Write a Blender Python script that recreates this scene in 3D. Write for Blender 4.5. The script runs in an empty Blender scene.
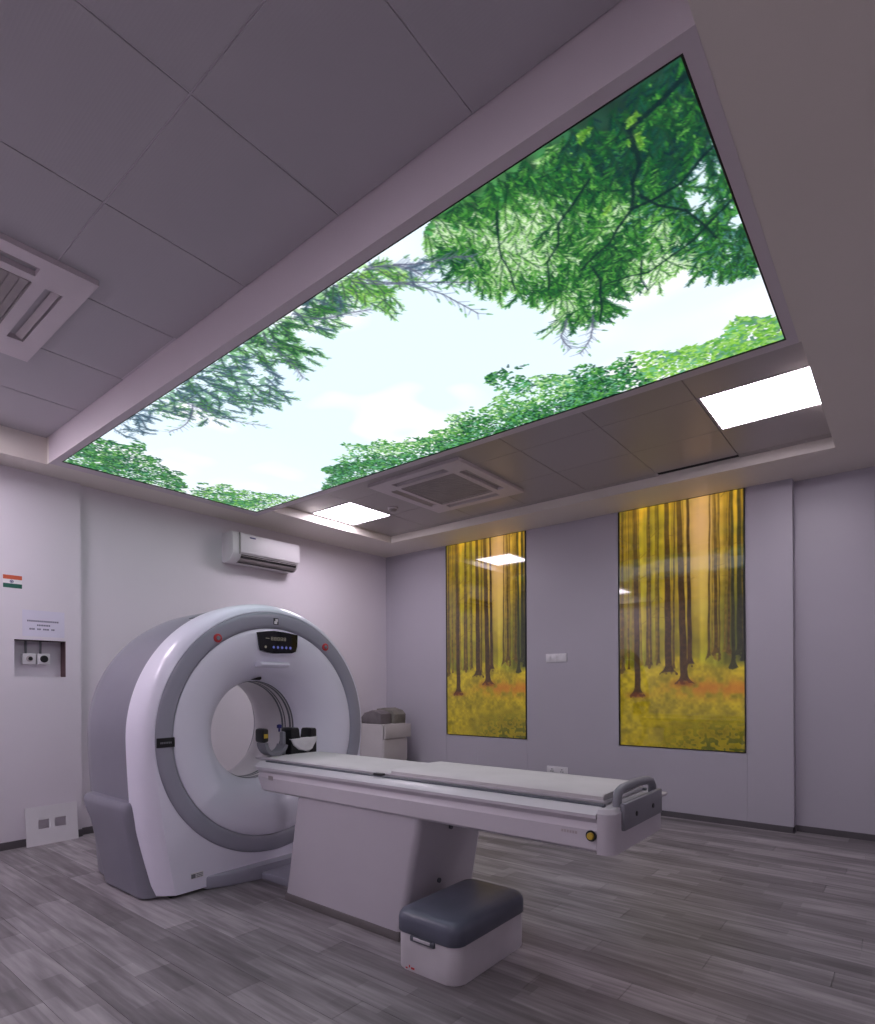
import bpy, bmesh, math, random
import numpy as np
from mathutils import Matrix, Vector

random.seed(7)
rng = np.random.default_rng(11)
scene = bpy.context.scene
C = scene.collection

# ------------------------------------------------------------------ camera
CAM = Vector((5.133, -5.3125, 1.18))
YAW, ROLL, FPX, CYPX = 0.6809, -0.0052, 583.47, 684.75
cam_d = bpy.data.cameras.new('camera')
cam = bpy.data.objects.new('camera', cam_d)
C.objects.link(cam)
rt = Vector((math.cos(YAW), math.sin(YAW), 0)); fw = Vector((-math.sin(YAW), math.cos(YAW), 0)); up = Vector((0, 0, 1))
r2 = rt * math.cos(ROLL) + up * math.sin(ROLL); u2 = up * math.cos(ROLL) - rt * math.sin(ROLL)
m = Matrix.Identity(4)
for i in range(3):
    m[i][0], m[i][1], m[i][2], m[i][3] = r2[i], u2[i], -fw[i], CAM[i]
cam.matrix_world = m
cam_d.sensor_fit = 'HORIZONTAL'; cam_d.sensor_width = 36.0
cam_d.lens = 36.0 * FPX / 875.0
cam_d.shift_y = (CYPX - 512.0) / 875.0
cam_d.clip_start = 0.02
scene.camera = cam

# ------------------------------------------------------------------ world, lamps, exposure
world = bpy.data.worlds.new('world'); scene.world = world
world.use_nodes = True
world.node_tree.nodes['Background'].inputs[0].default_value = (0.5, 0.5, 0.55, 1)
world.node_tree.nodes['Background'].inputs[1].default_value = 0.05
LIGHT_PANEL = 18.5      # emission of the ceiling light panels
SKY_SCREEN = 1.18       # emission of the backlit ceiling picture
FOREST = 0.72           # emission of the backlit wall pictures
scene.view_settings.view_transform = 'Standard'
scene.view_settings.look = 'None'
scene.view_settings.exposure = 0.0
scene.view_settings.gamma = 1.0
scene.view_settings.use_curve_mapping = False

# ------------------------------------------------------------------ materials
def srgb(*c):
    return tuple(((v / 255) / 12.92 if v / 255 <= 0.04045 else ((v / 255 + 0.055) / 1.055) ** 2.4) for v in c)

def mat(name, col, rough=0.5, var=0.06, scale=6.0, bump=0.0, bscale=200.0, metal=0.0, spec=0.5, coat=0.0, emit=None, estr=0.0):
    mt = bpy.data.materials.new(name); mt.use_nodes = True
    nt = mt.node_tree; b = nt.nodes['Principled BSDF']
    b.inputs['Roughness'].default_value = rough
    b.inputs['Metallic'].default_value = metal
    b.inputs['Specular IOR Level'].default_value = spec
    b.inputs['Coat Weight'].default_value = coat
    b.inputs['Coat Roughness'].default_value = 0.08
    tc = nt.nodes.new('ShaderNodeTexCoord')
    n = nt.nodes.new('ShaderNodeTexNoise'); n.inputs['Scale'].default_value = scale; n.inputs['Detail'].default_value = 3
    nt.links.new(tc.outputs['Object'], n.inputs['Vector'])
    r = nt.nodes.new('ShaderNodeValToRGB')
    r.color_ramp.elements[0].position = 0.3; r.color_ramp.elements[1].position = 0.7
    r.color_ramp.elements[0].color = (*[max(0, c * (1 - var)) for c in col], 1)
    r.color_ramp.elements[1].color = (*[min(1, c * (1 + var)) for c in col], 1)
    nt.links.new(n.outputs['Fac'], r.inputs['Fac'])
    nt.links.new(r.outputs['Color'], b.inputs['Base Color'])
    if bump:
        n2 = nt.nodes.new('ShaderNodeTexNoise'); n2.inputs['Scale'].default_value = bscale; n2.inputs['Detail'].default_value = 2
        nt.links.new(tc.outputs['Object'], n2.inputs['Vector'])
        bp = nt.nodes.new('ShaderNodeBump'); bp.inputs['Strength'].default_value = bump; bp.inputs['Distance'].default_value = 0.002
        nt.links.new(n2.outputs['Fac'], bp.inputs['Height']); nt.links.new(bp.outputs['Normal'], b.inputs['Normal'])
    if emit:
        b.inputs['Emission Color'].default_value = (*emit, 1); b.inputs['Emission Strength'].default_value = estr
    return mt

M = {}
M['wall'] = mat('wall_paint', (0.75, 0.705, 0.765), 0.6, 0.02, 1.2, 0.05, 120)
M['wallpanel'] = mat('wall_panel_laminate', (0.47, 0.445, 0.505), 0.38, 0.02, 1.2)
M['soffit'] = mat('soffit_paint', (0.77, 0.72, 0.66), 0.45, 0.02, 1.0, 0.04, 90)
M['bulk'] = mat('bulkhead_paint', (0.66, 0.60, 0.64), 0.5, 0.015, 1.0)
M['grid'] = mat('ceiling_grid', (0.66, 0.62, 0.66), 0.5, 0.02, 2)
M['skirting'] = mat('skirting_vinyl', (0.10, 0.09, 0.10), 0.5, 0.1)
M['black'] = mat('black_trim', (0.006, 0.006, 0.008), 0.4, 0.05)
M['dark'] = mat('dark_void', (0.012, 0.011, 0.013), 0.7, 0.1)
M['gwhite'] = mat('scanner_white', (0.89, 0.875, 1.0), 0.28, 0.012, 3, coat=0.25)
M['ggrey'] = mat('scanner_grey', (0.36, 0.36, 0.43), 0.32, 0.03, 4, coat=0.15)
M['ggrey2'] = mat('scanner_rear_grey', (0.225, 0.222, 0.27), 0.35, 0.03, 4, coat=0.15)
M['gbore'] = mat('bore_white', (0.62, 0.60, 0.62), 0.3, 0.02)
M['tgrey'] = mat('handle_grey', (0.22, 0.22, 0.25), 0.45, 0.05)
M['slotgrey'] = mat('rail_slot', (0.10, 0.11, 0.13), 0.4, 0.1)
M['pad'] = mat('table_pad', (0.64, 0.61, 0.62), 0.7, 0.05, 5, 0.15, 60)
M['twhite'] = mat('table_white', (0.60, 0.57, 0.61), 0.35, 0.02, 3)
M['pedestal'] = mat('pedestal_white', (0.53, 0.50, 0.545), 0.45, 0.02, 3)
M['plinth'] = mat('plinth_grey', (0.16, 0.145, 0.145), 0.6, 0.08)
M['stool'] = mat('stool_white', (0.60, 0.575, 0.60), 0.5, 0.07, 7)
M['lid'] = mat('stool_lid_vinyl', (0.105, 0.115, 0.155), 0.33, 0.12, 5, 0.1, 150)
M['plastic'] = mat('white_plastic', (0.72, 0.70, 0.73), 0.4, 0.02)
M['acgrille'] = mat('grille_grey', (0.36, 0.325, 0.325), 0.6, 0.08)
M['acpanel'] = mat('cassette_plastic', (0.66, 0.60, 0.63), 0.45, 0.02)
M['louver'] = mat('louver_plastic', (0.46, 0.41, 0.42), 0.5, 0.03)
M['paper'] = mat('notice_paper', (0.72, 0.69, 0.82), 0.8, 0.02)
M['ink'] = mat('notice_ink', (0.16, 0.15, 0.22), 0.8, 0.05)
M['saffron'] = mat('sticker_saffron', srgb(205, 95, 65), 0.5, 0.03)
M['flagwhite'] = mat('sticker_white', (0.8, 0.78, 0.8), 0.5, 0.01)
M['green'] = mat('sticker_green', srgb(35, 95, 80), 0.5, 0.03)
M['navy'] = mat('sticker_navy', srgb(40, 40, 110), 0.5, 0.03)
M['red'] = mat('button_red', srgb(200, 60, 65), 0.4, 0.03)
M['yellow'] = mat('button_yellow', srgb(190, 160, 50), 0.4, 0.05)
M['cabinet'] = mat('cabinet_white', (0.58, 0.545, 0.55), 0.5, 0.03)
M['foam'] = mat('grey_foam', (0.16, 0.14, 0.15), 0.9, 0.15, 12, 0.3, 80)
M['foam2'] = mat('olive_grey_foam', (0.20, 0.185, 0.165), 0.9, 0.15, 12, 0.3, 80)
M['cloth'] = mat('white_cloth', (0.75, 0.73, 0.76), 0.9, 0.06, 20, 0.3, 60)
M['glyph'] = mat('display_digits', (0.1, 0.1, 0.1), 0.4, 0.02, emit=srgb(150, 140, 125), estr=0.35)
M['glyphblue'] = mat('display_icons', (0.05, 0.06, 0.12), 0.4, 0.02, emit=srgb(95, 105, 190), estr=0.5)
M['screen'] = mat('display_black', (0.008, 0.008, 0.012), 0.15, 0.05)
M['diffuser'] = mat('light_diffuser', (0.8, 0.8, 0.8), 0.5, 0.01, emit=(1.0, 0.90, 1.03), estr=LIGHT_PANEL)
M['sash'] = mat('light_frame', (0.62, 0.58, 0.60), 0.5, 0.02)

def floor_material():
    mt = bpy.data.materials.new('vinyl_plank'); mt.use_nodes = True
    nt = mt.node_tree; b = nt.nodes['Principled BSDF']; L = nt.links.new; N = nt.nodes.new
    geo = N('ShaderNodeNewGeometry'); oi = N('ShaderNodeObjectInfo')
    br = N('ShaderNodeTexBrick')
    br.inputs['Scale'].default_value = 1.0; br.inputs['Mortar Size'].default_value = 0.0
    br.inputs['Brick Width'].default_value = 0.52; br.inputs['Row Height'].default_value = 0.075
    br.offset = 0.37; br.offset_frequency = 2; br.squash = 0.7; br.squash_frequency = 3
    br.inputs['Color1'].default_value = (0, 0, 0, 1); br.inputs['Color2'].default_value = (1, 1, 1, 1)
    br.inputs['Bias'].default_value = 0.0
    L(geo.outputs['Position'], br.inputs['Vector'])
    def noise(sx, sy, sc, det):
        mp = N('ShaderNodeMapping'); mp.inputs['Scale'].default_value = (sx, sy, 1)
        L(geo.outputs['Position'], mp.inputs['Vector'])
        n = N('ShaderNodeTexNoise'); n.inputs['Scale'].default_value = sc; n.inputs['Detail'].default_value = det
        L(mp.outputs['Vector'], n.inputs['Vector']); return n
    grain = noise(1.0, 14.0, 3.0, 6); patch = noise(1.1, 6.0, 1.8, 5)
    def madd(a, k, c):
        x = N('ShaderNodeMath'); x.operation = 'MULTIPLY_ADD'
        L(a, x.inputs[0]); x.inputs[1].default_value = k
        if isinstance(c, float): x.inputs[2].default_value = c
        else: L(c, x.inputs[2])
        return x.outputs[0]
    v = madd(oi.outputs['Random'], 0.22, -0.26)
    v = madd(br.outputs['Color'], 0.17, v)
    v = madd(grain.outputs['Fac'], 0.62, v)
    v = madd(patch.outputs['Fac'], 0.62, v)
    r = N('ShaderNodeValToRGB'); cr = r.color_ramp
    cr.elements[0].position = 0.12; cr.elements[0].color = (0.070, 0.060, 0.063, 1)
    cr.elements[1].position = 0.9; cr.elements[1].color = (0.43, 0.395, 0.415, 1)
    e = cr.elements.new(0.5); e.color = (0.195, 0.176, 0.186, 1)
    L(v, r.inputs['Fac']); L(r.outputs['Color'], b.inputs['Base Color'])
    b.inputs['Roughness'].default_value = 0.42
    b.inputs['Specular IOR Level'].default_value = 0.4
    bp = N('ShaderNodeBump'); bp.inputs['Strength'].default_value = 0.12; bp.inputs['Distance'].default_value = 0.002
    L(grain.outputs['Fac'], bp.inputs['Height']); L(bp.outputs['Normal'], b.inputs['Normal'])
    return mt
M['floor'] = floor_material()

def tile_material():
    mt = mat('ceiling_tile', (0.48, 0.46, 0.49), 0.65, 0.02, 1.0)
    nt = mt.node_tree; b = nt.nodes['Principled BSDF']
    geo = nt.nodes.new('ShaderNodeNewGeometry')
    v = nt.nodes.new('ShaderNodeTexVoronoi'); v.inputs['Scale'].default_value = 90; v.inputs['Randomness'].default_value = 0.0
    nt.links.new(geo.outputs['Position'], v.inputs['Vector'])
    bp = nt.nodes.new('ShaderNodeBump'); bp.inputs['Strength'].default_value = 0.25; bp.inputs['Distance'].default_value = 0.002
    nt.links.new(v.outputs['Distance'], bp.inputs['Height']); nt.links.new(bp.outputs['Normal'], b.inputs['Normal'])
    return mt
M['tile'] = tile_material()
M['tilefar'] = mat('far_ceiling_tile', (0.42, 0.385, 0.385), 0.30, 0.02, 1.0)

def print_material(name, strength, rough, coat):
    mt = bpy.data.materials.new(name); mt.use_nodes = True
    nt = mt.node_tree; b = nt.nodes['Principled BSDF']
    a = nt.nodes.new('ShaderNodeAttribute'); a.attribute_name = 'print'
    nt.links.new(a.outputs['Color'], b.inputs['Emission Color'])
    b.inputs['Emission Strength'].default_value = strength
    b.inputs['Base Color'].default_value = (0.02, 0.02, 0.02, 1)
    b.inputs['Roughness'].default_value = rough
    b.inputs['Specular IOR Level'].default_value = 0.5 if coat else 0.1
    b.inputs['Coat Weight'].default_value = coat; b.inputs['Coat Roughness'].default_value = 0.02
    mt.cycles.emission_sampling = 'FRONT'
    return mt
M['skyprint'] = print_material('backlit_sky_print', SKY_SCREEN, 0.5, 0.0)
M['forestprint'] = print_material('backlit_forest_print', FOREST, 0.05, 0.6)

# ------------------------------------------------------------------ mesh helpers
def finish(name, bm, material, parent=None, smooth=False, angle=35, kind=None):
    me = bpy.data.meshes.new(name)
    bmesh.ops.recalc_face_normals(bm, faces=bm.faces)
    bm.to_mesh(me); bm.free()
    if smooth:
        me.shade_smooth(); me.set_sharp_from_angle(angle=math.radians(angle))
    me.materials.append(M[material] if isinstance(material, str) else material)
    o = bpy.data.objects.new(name, me); C.objects.link(o)
    if parent: o.parent = parent
    if kind: o['kind'] = kind
    return o

def tag(o, label, cat, group=None):
    o['label'] = label; o['category'] = cat
    if group: o['group'] = group
    return o

def empty(name, loc=(0, 0, 0), label=None, cat=None, group=None):
    o = bpy.data.objects.new(name, None); C.objects.link(o); o.location = loc
    o.empty_display_size = 0.05
    if label: tag(o, label, cat, group)
    return o

def bx(bm, x0, x1, y0, y1, z0, z1, bev=0.0, seg=2):
    vs = [bm.verts.new(p) for p in ((x0, y0, z0), (x1, y0, z0), (x1, y1, z0), (x0, y1, z0), (x0, y0, z1), (x1, y0, z1), (x1, y1, z1), (x0, y1, z1))]
    fs = [bm.faces.new([vs[i] for i in q]) for q in ((3, 2, 1, 0), (4, 5, 6, 7), (0, 1, 5, 4), (1, 2, 6, 5), (2, 3, 7, 6), (3, 0, 4, 7))]
    if bev:
        es = list({e for f in fs for e in f.edges})
        bmesh.ops.bevel(bm, geom=es, offset=bev, segments=seg, affect='EDGES', profile=0.5)
    return bm

def box(name, d, material, parent=None, bev=0.0, seg=2, loc=None, kind=None):
    bm = bmesh.new(); bx(bm, *d, bev=bev, seg=seg)
    o = finish(name, bm, material, parent, smooth=bev > 0, kind=kind)
    if loc: o.location = loc
    return o

def prism(name, pts, axis, a0, a1, material, parent=None, bev=0.0, seg=2, smooth=True, angle=35):
    """extrude closed 2-D outline along axis; pts are the two other coordinates in xyz order"""
    bm = bmesh.new()
    def P(p, a):
        return {'x': (a, p[0], p[1]), 'y': (p[0], a, p[1]), 'z': (p[0], p[1], a)}[axis]
    A = [bm.verts.new(P(p, a0)) for p in pts]; B = [bm.verts.new(P(p, a1)) for p in pts]
    n = len(pts)
    fa = bm.faces.new(A); fb = bm.faces.new(B[::-1])
    for i in range(n):
        bm.faces.new((A[i], B[i], B[(i + 1) % n], A[(i + 1) % n]))
    if bev:
        es = list({e for f in (fa, fb) for e in f.edges})
        bmesh.ops.bevel(bm, geom=es, offset=bev, segments=seg, affect='EDGES', profile=0.5)
    return finish(name, bm, material, parent, smooth, angle)

def rrect(x0, x1, y0, y1, r, n=6):
    out = []
    for cx, cy, a in ((x1 - r, y1 - r, 0), (x0 + r, y1 - r, 90), (x0 + r, y0 + r, 180), (x1 - r, y0 + r, 270)):
        for i in range(n + 1):
            t = math.radians(a + 90 * i / n); out.append((cx + r * math.cos(t), cy + r * math.sin(t)))
    return out

def holed(bm, xs, ys, holes, z0, z1, axis='z'):
    """a plate cut along xs, ys with some cells left open"""
    for i in range(len(xs) - 1):
        for j in range(len(ys) - 1):
            if (i, j) in holes: continue
            if axis == 'z': bx(bm, xs[i], xs[i + 1], ys[j], ys[j + 1], z0, z1)
            elif axis == 'x': bx(bm, z0, z1, xs[i], xs[i + 1], ys[j], ys[j + 1])
            else: bx(bm, xs[i], xs[i + 1], z0, z1, ys[j], ys[j + 1])
    bmesh.ops.remove_doubles(bm, verts=bm.verts, dist=1e-5)
    # drop the inner walls that two neighbouring cells share
    seen = {}
    for f in list(bm.faces):
        k = tuple(sorted(v.index if v.index >= 0 else id(v) for v in f.verts))
        seen.setdefault(frozenset(f.verts), []).append(f)
    kill = [f for fl in seen.values() if len(fl) > 1 for f in fl]
    if kill: bmesh.ops.delete(bm, geom=kill, context='FACES_ONLY')
    return bm

def tube(bm, pts, r, n=8):
    pts = [Vector(p) for p in pts]; rings = []
    for i, p in enumerate(pts):
        d = (pts[min(i + 1, len(pts) - 1)] - pts[max(i - 1, 0)]).normalized()
        a = d.orthogonal().normalized() if i == 0 else (rings[-1][1] - d * rings[-1][1].dot(d)).normalized()
        b = d.cross(a)
        rings.append(([bm.verts.new(p + (a * math.cos(2 * math.pi * k / n) + b * math.sin(2 * math.pi * k / n)) * r) for k in range(n)], a))
    for (R0, _), (R1, _) in zip(rings, rings[1:]):
        for k in range(n):
            bm.faces.new((R0[k], R0[(k + 1) % n], R1[(k + 1) % n], R1[k]))
    bm.faces.new(rings[0][0][::-1]); bm.faces.new(rings[-1][0])
    return bm

def disc_x(name, yc, zc, r, x0, x1, material, parent, n=24, bev=0.0):
    pts = [(yc + r * math.cos(2 * math.pi * i / n), zc + r * math.sin(2 * math.pi * i / n)) for i in range(n)]
    return prism(name, pts, 'x', x0, x1, material, parent, bev)

def disc_y(name, xc, zc, r, y0, y1, material, parent, n=24, bev=0.0):
    pts = [(xc + r * math.cos(2 * math.pi * i / n), zc + r * math.sin(2 * math.pi * i / n)) for i in range(n)]
    return prism(name, pts, 'y', y0, y1, material, parent, bev)

def share(name, me, parent, loc):
    o = bpy.data.objects.new(name, me); C.objects.link(o); o.parent = parent; o.location = loc
    return o

# ------------------------------------------------------------------ the room
RX, RY = 6.3, -6.3
HS, HN, HF = 2.785, 2.972, 2.862       # soffit, near tiles, far tiles

bm = bmesh.new(); bx(bm, -0.15, RX + 0.1, RY - 0.1, 0.25, -0.15, -0.008)
floor = finish('floor', bm, 'floor'); floor['kind'] = 'structure'
floor['label'] = 'grey wood-look vinyl plank floor'
PW, PL, G = 0.15, 1.22, 0.0015
cache = {}
row = 0; y = 0.10
while y > RY:
    off = (row * 0.43 + random.choice((0, 0.11, -0.08))) % PL
    x = -off
    while x < RX:
        a, b_ = max(x, 0.0), min(x + PL, RX)
        if b_ - a > 0.03:
            ln = round(b_ - a, 2)
            if ln not in cache:
                b2 = bmesh.new(); bx(b2, 0, ln - G, -PW + G, 0, -0.008, 0.0)
                me = bpy.data.meshes.new('plank'); bmesh.ops.recalc_face_normals(b2, faces=b2.faces); b2.to_mesh(me); b2.free()
                me.materials.append(M['floor']); cache[ln] = me
            share('plank', cache[ln], floor, (a, y, 0))
        x += PL
    row += 1; y -= PW

# left wall: main face at x=0, a proud section with a recessed niche nearer the camera
NY0, NY1, NZ0, NZ1 = -3.943, -3.608, 1.255, 1.531
bm = bmesh.new()
bx(bm, -0.15, 0.0, -3.5, 0.25, -0.01, 3.1)
holed(bm, [RY, NY0, NY1, -3.5], [-0.01, NZ0, NZ1, 3.1], {(1, 1)}, -0.06, 0.04, axis='x')
bx(bm, -0.15, -0.06, RY, -3.5, -0.01, 3.1)
wl = finish('wall_left', bm, 'wall'); wl['kind'] = 'structure'

M['jamb'] = mat('shaded_niche_edge_board', (0.07, 0.035, 0.04), 0.7, 0.15, 8)  # red-brown edge board, its dark tone also painting shade at top and right
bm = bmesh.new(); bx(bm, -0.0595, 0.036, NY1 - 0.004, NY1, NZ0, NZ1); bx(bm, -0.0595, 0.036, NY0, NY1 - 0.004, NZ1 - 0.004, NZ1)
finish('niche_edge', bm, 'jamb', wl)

# back wall: laminate panels, the right part stands back
bm = bmesh.new()
bx(bm, -0.15, 4.42, 0.012, 0.25, -0.01, 3.1); bx(bm, 4.42, RX + 0.1, 0.10, 0.25, -0.01, 3.1)
wb = finish('wall_back', bm, 'wallpanel'); wb['kind'] = 'structure'
P1, P2, PB = (0.968, 2.015), (3.021, 4.078), 0.612
def panels(*rects):
    bm = bmesh.new()
    for r in rects: bx(bm, r[0], r[1], 0.0, 0.0118, r[2], r[3])
    return finish('wall_panel', bm, 'wallpanel', wb)
g = 0.0012
panels((0.001, 0.96 - g, 0.0, 2.8))
panels((0.96 + g, 2.03 - g, 0.0, PB - 0.012))
panels((2.03 + g, 3.01, 0.0, 2.8), (3.01, 4.095 - g, 0.0, PB - 0.012))
panels((4.095 + g, 4.42, 0.0, 2.8))
h = bmesh.new(); bx(h, 0.996, 1.40, -0.0025, 0.002, 0.10, 0.487, 0.001, 1)
finish('access_hatch', h, 'wallpanel', wb)

wr = box('wall_right', (RX, RX + 0.1, RY - 0.1, 0.25, -0.01, 3.1), 'wall', kind='structure')
wf = box('wall_front', (-0.15, RX + 0.1, RY - 0.1, RY, -0.01, 3.1), 'wall', kind='structure')

# skirting
bm = bmesh.new(); bx(bm, 0.0, 4.425, -0.012, 0.0, 0, 0.048); bx(bm, 4.425, RX, 0.088, 0.10, 0, 0.048); bx(bm, 4.415, 4.427, -0.012, 0.10, 0, 0.048)
finish('baseboard_back', bm, 'skirting', kind='structure')
bm = bmesh.new(); bx(bm, 0.04, 0.052, RY, -3.5, 0, 0.055); bx(bm, 0.0, 0.012, -3.5, 0, 0, 0.055)
finish('baseboard_left', bm, 'skirting', kind='structure')

# ceiling: plaster soffit with two tiled recesses and the light box between them
BX0, BX1, BY0, BY1 = 0.338, 4.733, -3.81, -2.10
FX0, FX1, FY1 = 0.575, 4.742, -0.507
NX0 = 0.30
bm = bmesh.new()
for r in ((-0.1, RX, FY1, 0.2), (-0.1, FX0, BY1, FY1), (-0.1, BX0, BY0, BY1), (-0.1, NX0, RY, BY0), (FX1, RX, BY1, FY1), (BX1, RX, RY, BY1), (NX0, BX1, RY, -6.12)):
    bx(bm, *r, HS, 3.05)
ceil = finish('ceiling', bm, 'soffit'); ceil['kind'] = 'structure'
box('recess_backing', (NX0, BX1, -6.12, BY0, HN + 0.004, 3.05), 'grid', ceil)
box('recess_backing', (FX0, FX1, BY1, FY1, HF + 0.012, 3.05), 'grid', ceil)

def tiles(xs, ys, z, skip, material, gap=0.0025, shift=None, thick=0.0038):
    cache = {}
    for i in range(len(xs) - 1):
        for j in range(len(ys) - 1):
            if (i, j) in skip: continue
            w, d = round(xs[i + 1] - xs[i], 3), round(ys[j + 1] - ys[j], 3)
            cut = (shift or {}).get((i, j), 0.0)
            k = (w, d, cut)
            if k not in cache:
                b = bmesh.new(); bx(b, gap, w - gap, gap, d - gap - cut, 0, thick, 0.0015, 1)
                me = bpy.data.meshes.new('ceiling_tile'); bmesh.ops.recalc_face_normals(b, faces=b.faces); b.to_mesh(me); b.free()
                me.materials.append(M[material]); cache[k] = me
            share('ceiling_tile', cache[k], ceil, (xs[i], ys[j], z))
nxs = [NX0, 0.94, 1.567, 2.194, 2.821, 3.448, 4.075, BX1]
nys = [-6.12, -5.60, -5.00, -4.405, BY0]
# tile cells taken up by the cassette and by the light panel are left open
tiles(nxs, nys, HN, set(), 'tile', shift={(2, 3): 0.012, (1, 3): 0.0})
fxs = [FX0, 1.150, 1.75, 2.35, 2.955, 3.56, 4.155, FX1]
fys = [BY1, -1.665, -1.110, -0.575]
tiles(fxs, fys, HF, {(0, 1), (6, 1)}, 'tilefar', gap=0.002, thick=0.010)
# edge strip along the far lip, left open over the right picture; dark strip paints the slit's shade
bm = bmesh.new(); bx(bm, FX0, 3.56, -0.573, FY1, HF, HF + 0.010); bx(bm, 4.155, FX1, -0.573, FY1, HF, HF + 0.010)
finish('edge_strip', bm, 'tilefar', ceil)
box('slit_shade', (3.562, 4.153, -0.573, FY1, HF + 0.008, HF + 0.0115), 'dark', ceil)
# ------------------------------------------------------------------ painting the two backlit prints
def lin(a):
    a = np.clip(a, 0, 1)
    return np.where(a <= 0.04045, a / 12.92, ((a + 0.055) / 1.055) ** 2.4)

def smooth_noise(h, w, cell, seed):
    r = np.random.default_rng(seed)
    gy, gx = int(h / cell) + 3, int(w / cell) + 3
    gg = r.random((gy, gx))
    ys, xs = np.arange(h) / cell, np.arange(w) / cell
    iy, ix = ys.astype(int), xs.astype(int); fy, fx = ys - iy, xs - ix
    fy, fx = fy * fy * (3 - 2 * fy), fx * fx * (3 - 2 * fx)
    a = gg[np.ix_(iy, ix)]; b = gg[np.ix_(iy, ix + 1)]; c = gg[np.ix_(iy + 1, ix)]; d = gg[np.ix_(iy + 1, ix + 1)]
    return (a * (1 - fx) + b * fx) * (1 - fy)[:, None] + (c * (1 - fx) + d * fx) * fy[:, None]

def capsule(img, x0, y0, x1, y1, r0, r1, col, alpha=1.0):
    h, w = img.shape[:2]; rm = max(r0, r1) + 1
    xa, xb = int(max(0, min(x0, x1) - rm)), int(min(w, max(x0, x1) + rm + 1))
    ya, yb = int(max(0, min(y0, y1) - rm)), int(min(h, max(y0, y1) + rm + 1))
    if xa >= xb or ya >= yb: return
    Y, X = np.mgrid[ya:yb, xa:xb].astype(np.float32)
    dx, dy = x1 - x0, y1 - y0; L2 = dx * dx + dy * dy + 1e-6
    t = np.clip(((X - x0) * dx + (Y - y0) * dy) / L2, 0, 1)
    d = np.hypot(X - x0 - t * dx, Y - y0 - t * dy)
    a = np.clip(r0 + (r1 - r0) * t - d + 0.5, 0, 1)[..., None] * alpha
    img[ya:yb, xa:xb] = img[ya:yb, xa:xb] * (1 - a) + np.array(col, np.float32) * a

def inside(poly, X, Y):
    res = np.zeros(X.shape, bool); n = len(poly)
    for i in range(n):
        (ax, ay), (bx_, by_) = poly[i], poly[(i + 1) % n]
        c = (ay > Y) != (by_ > Y)
        res ^= c & (X < (bx_ - ax) * (Y - ay) / (by_ - ay + 1e-9) + ax)
    return res

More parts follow.
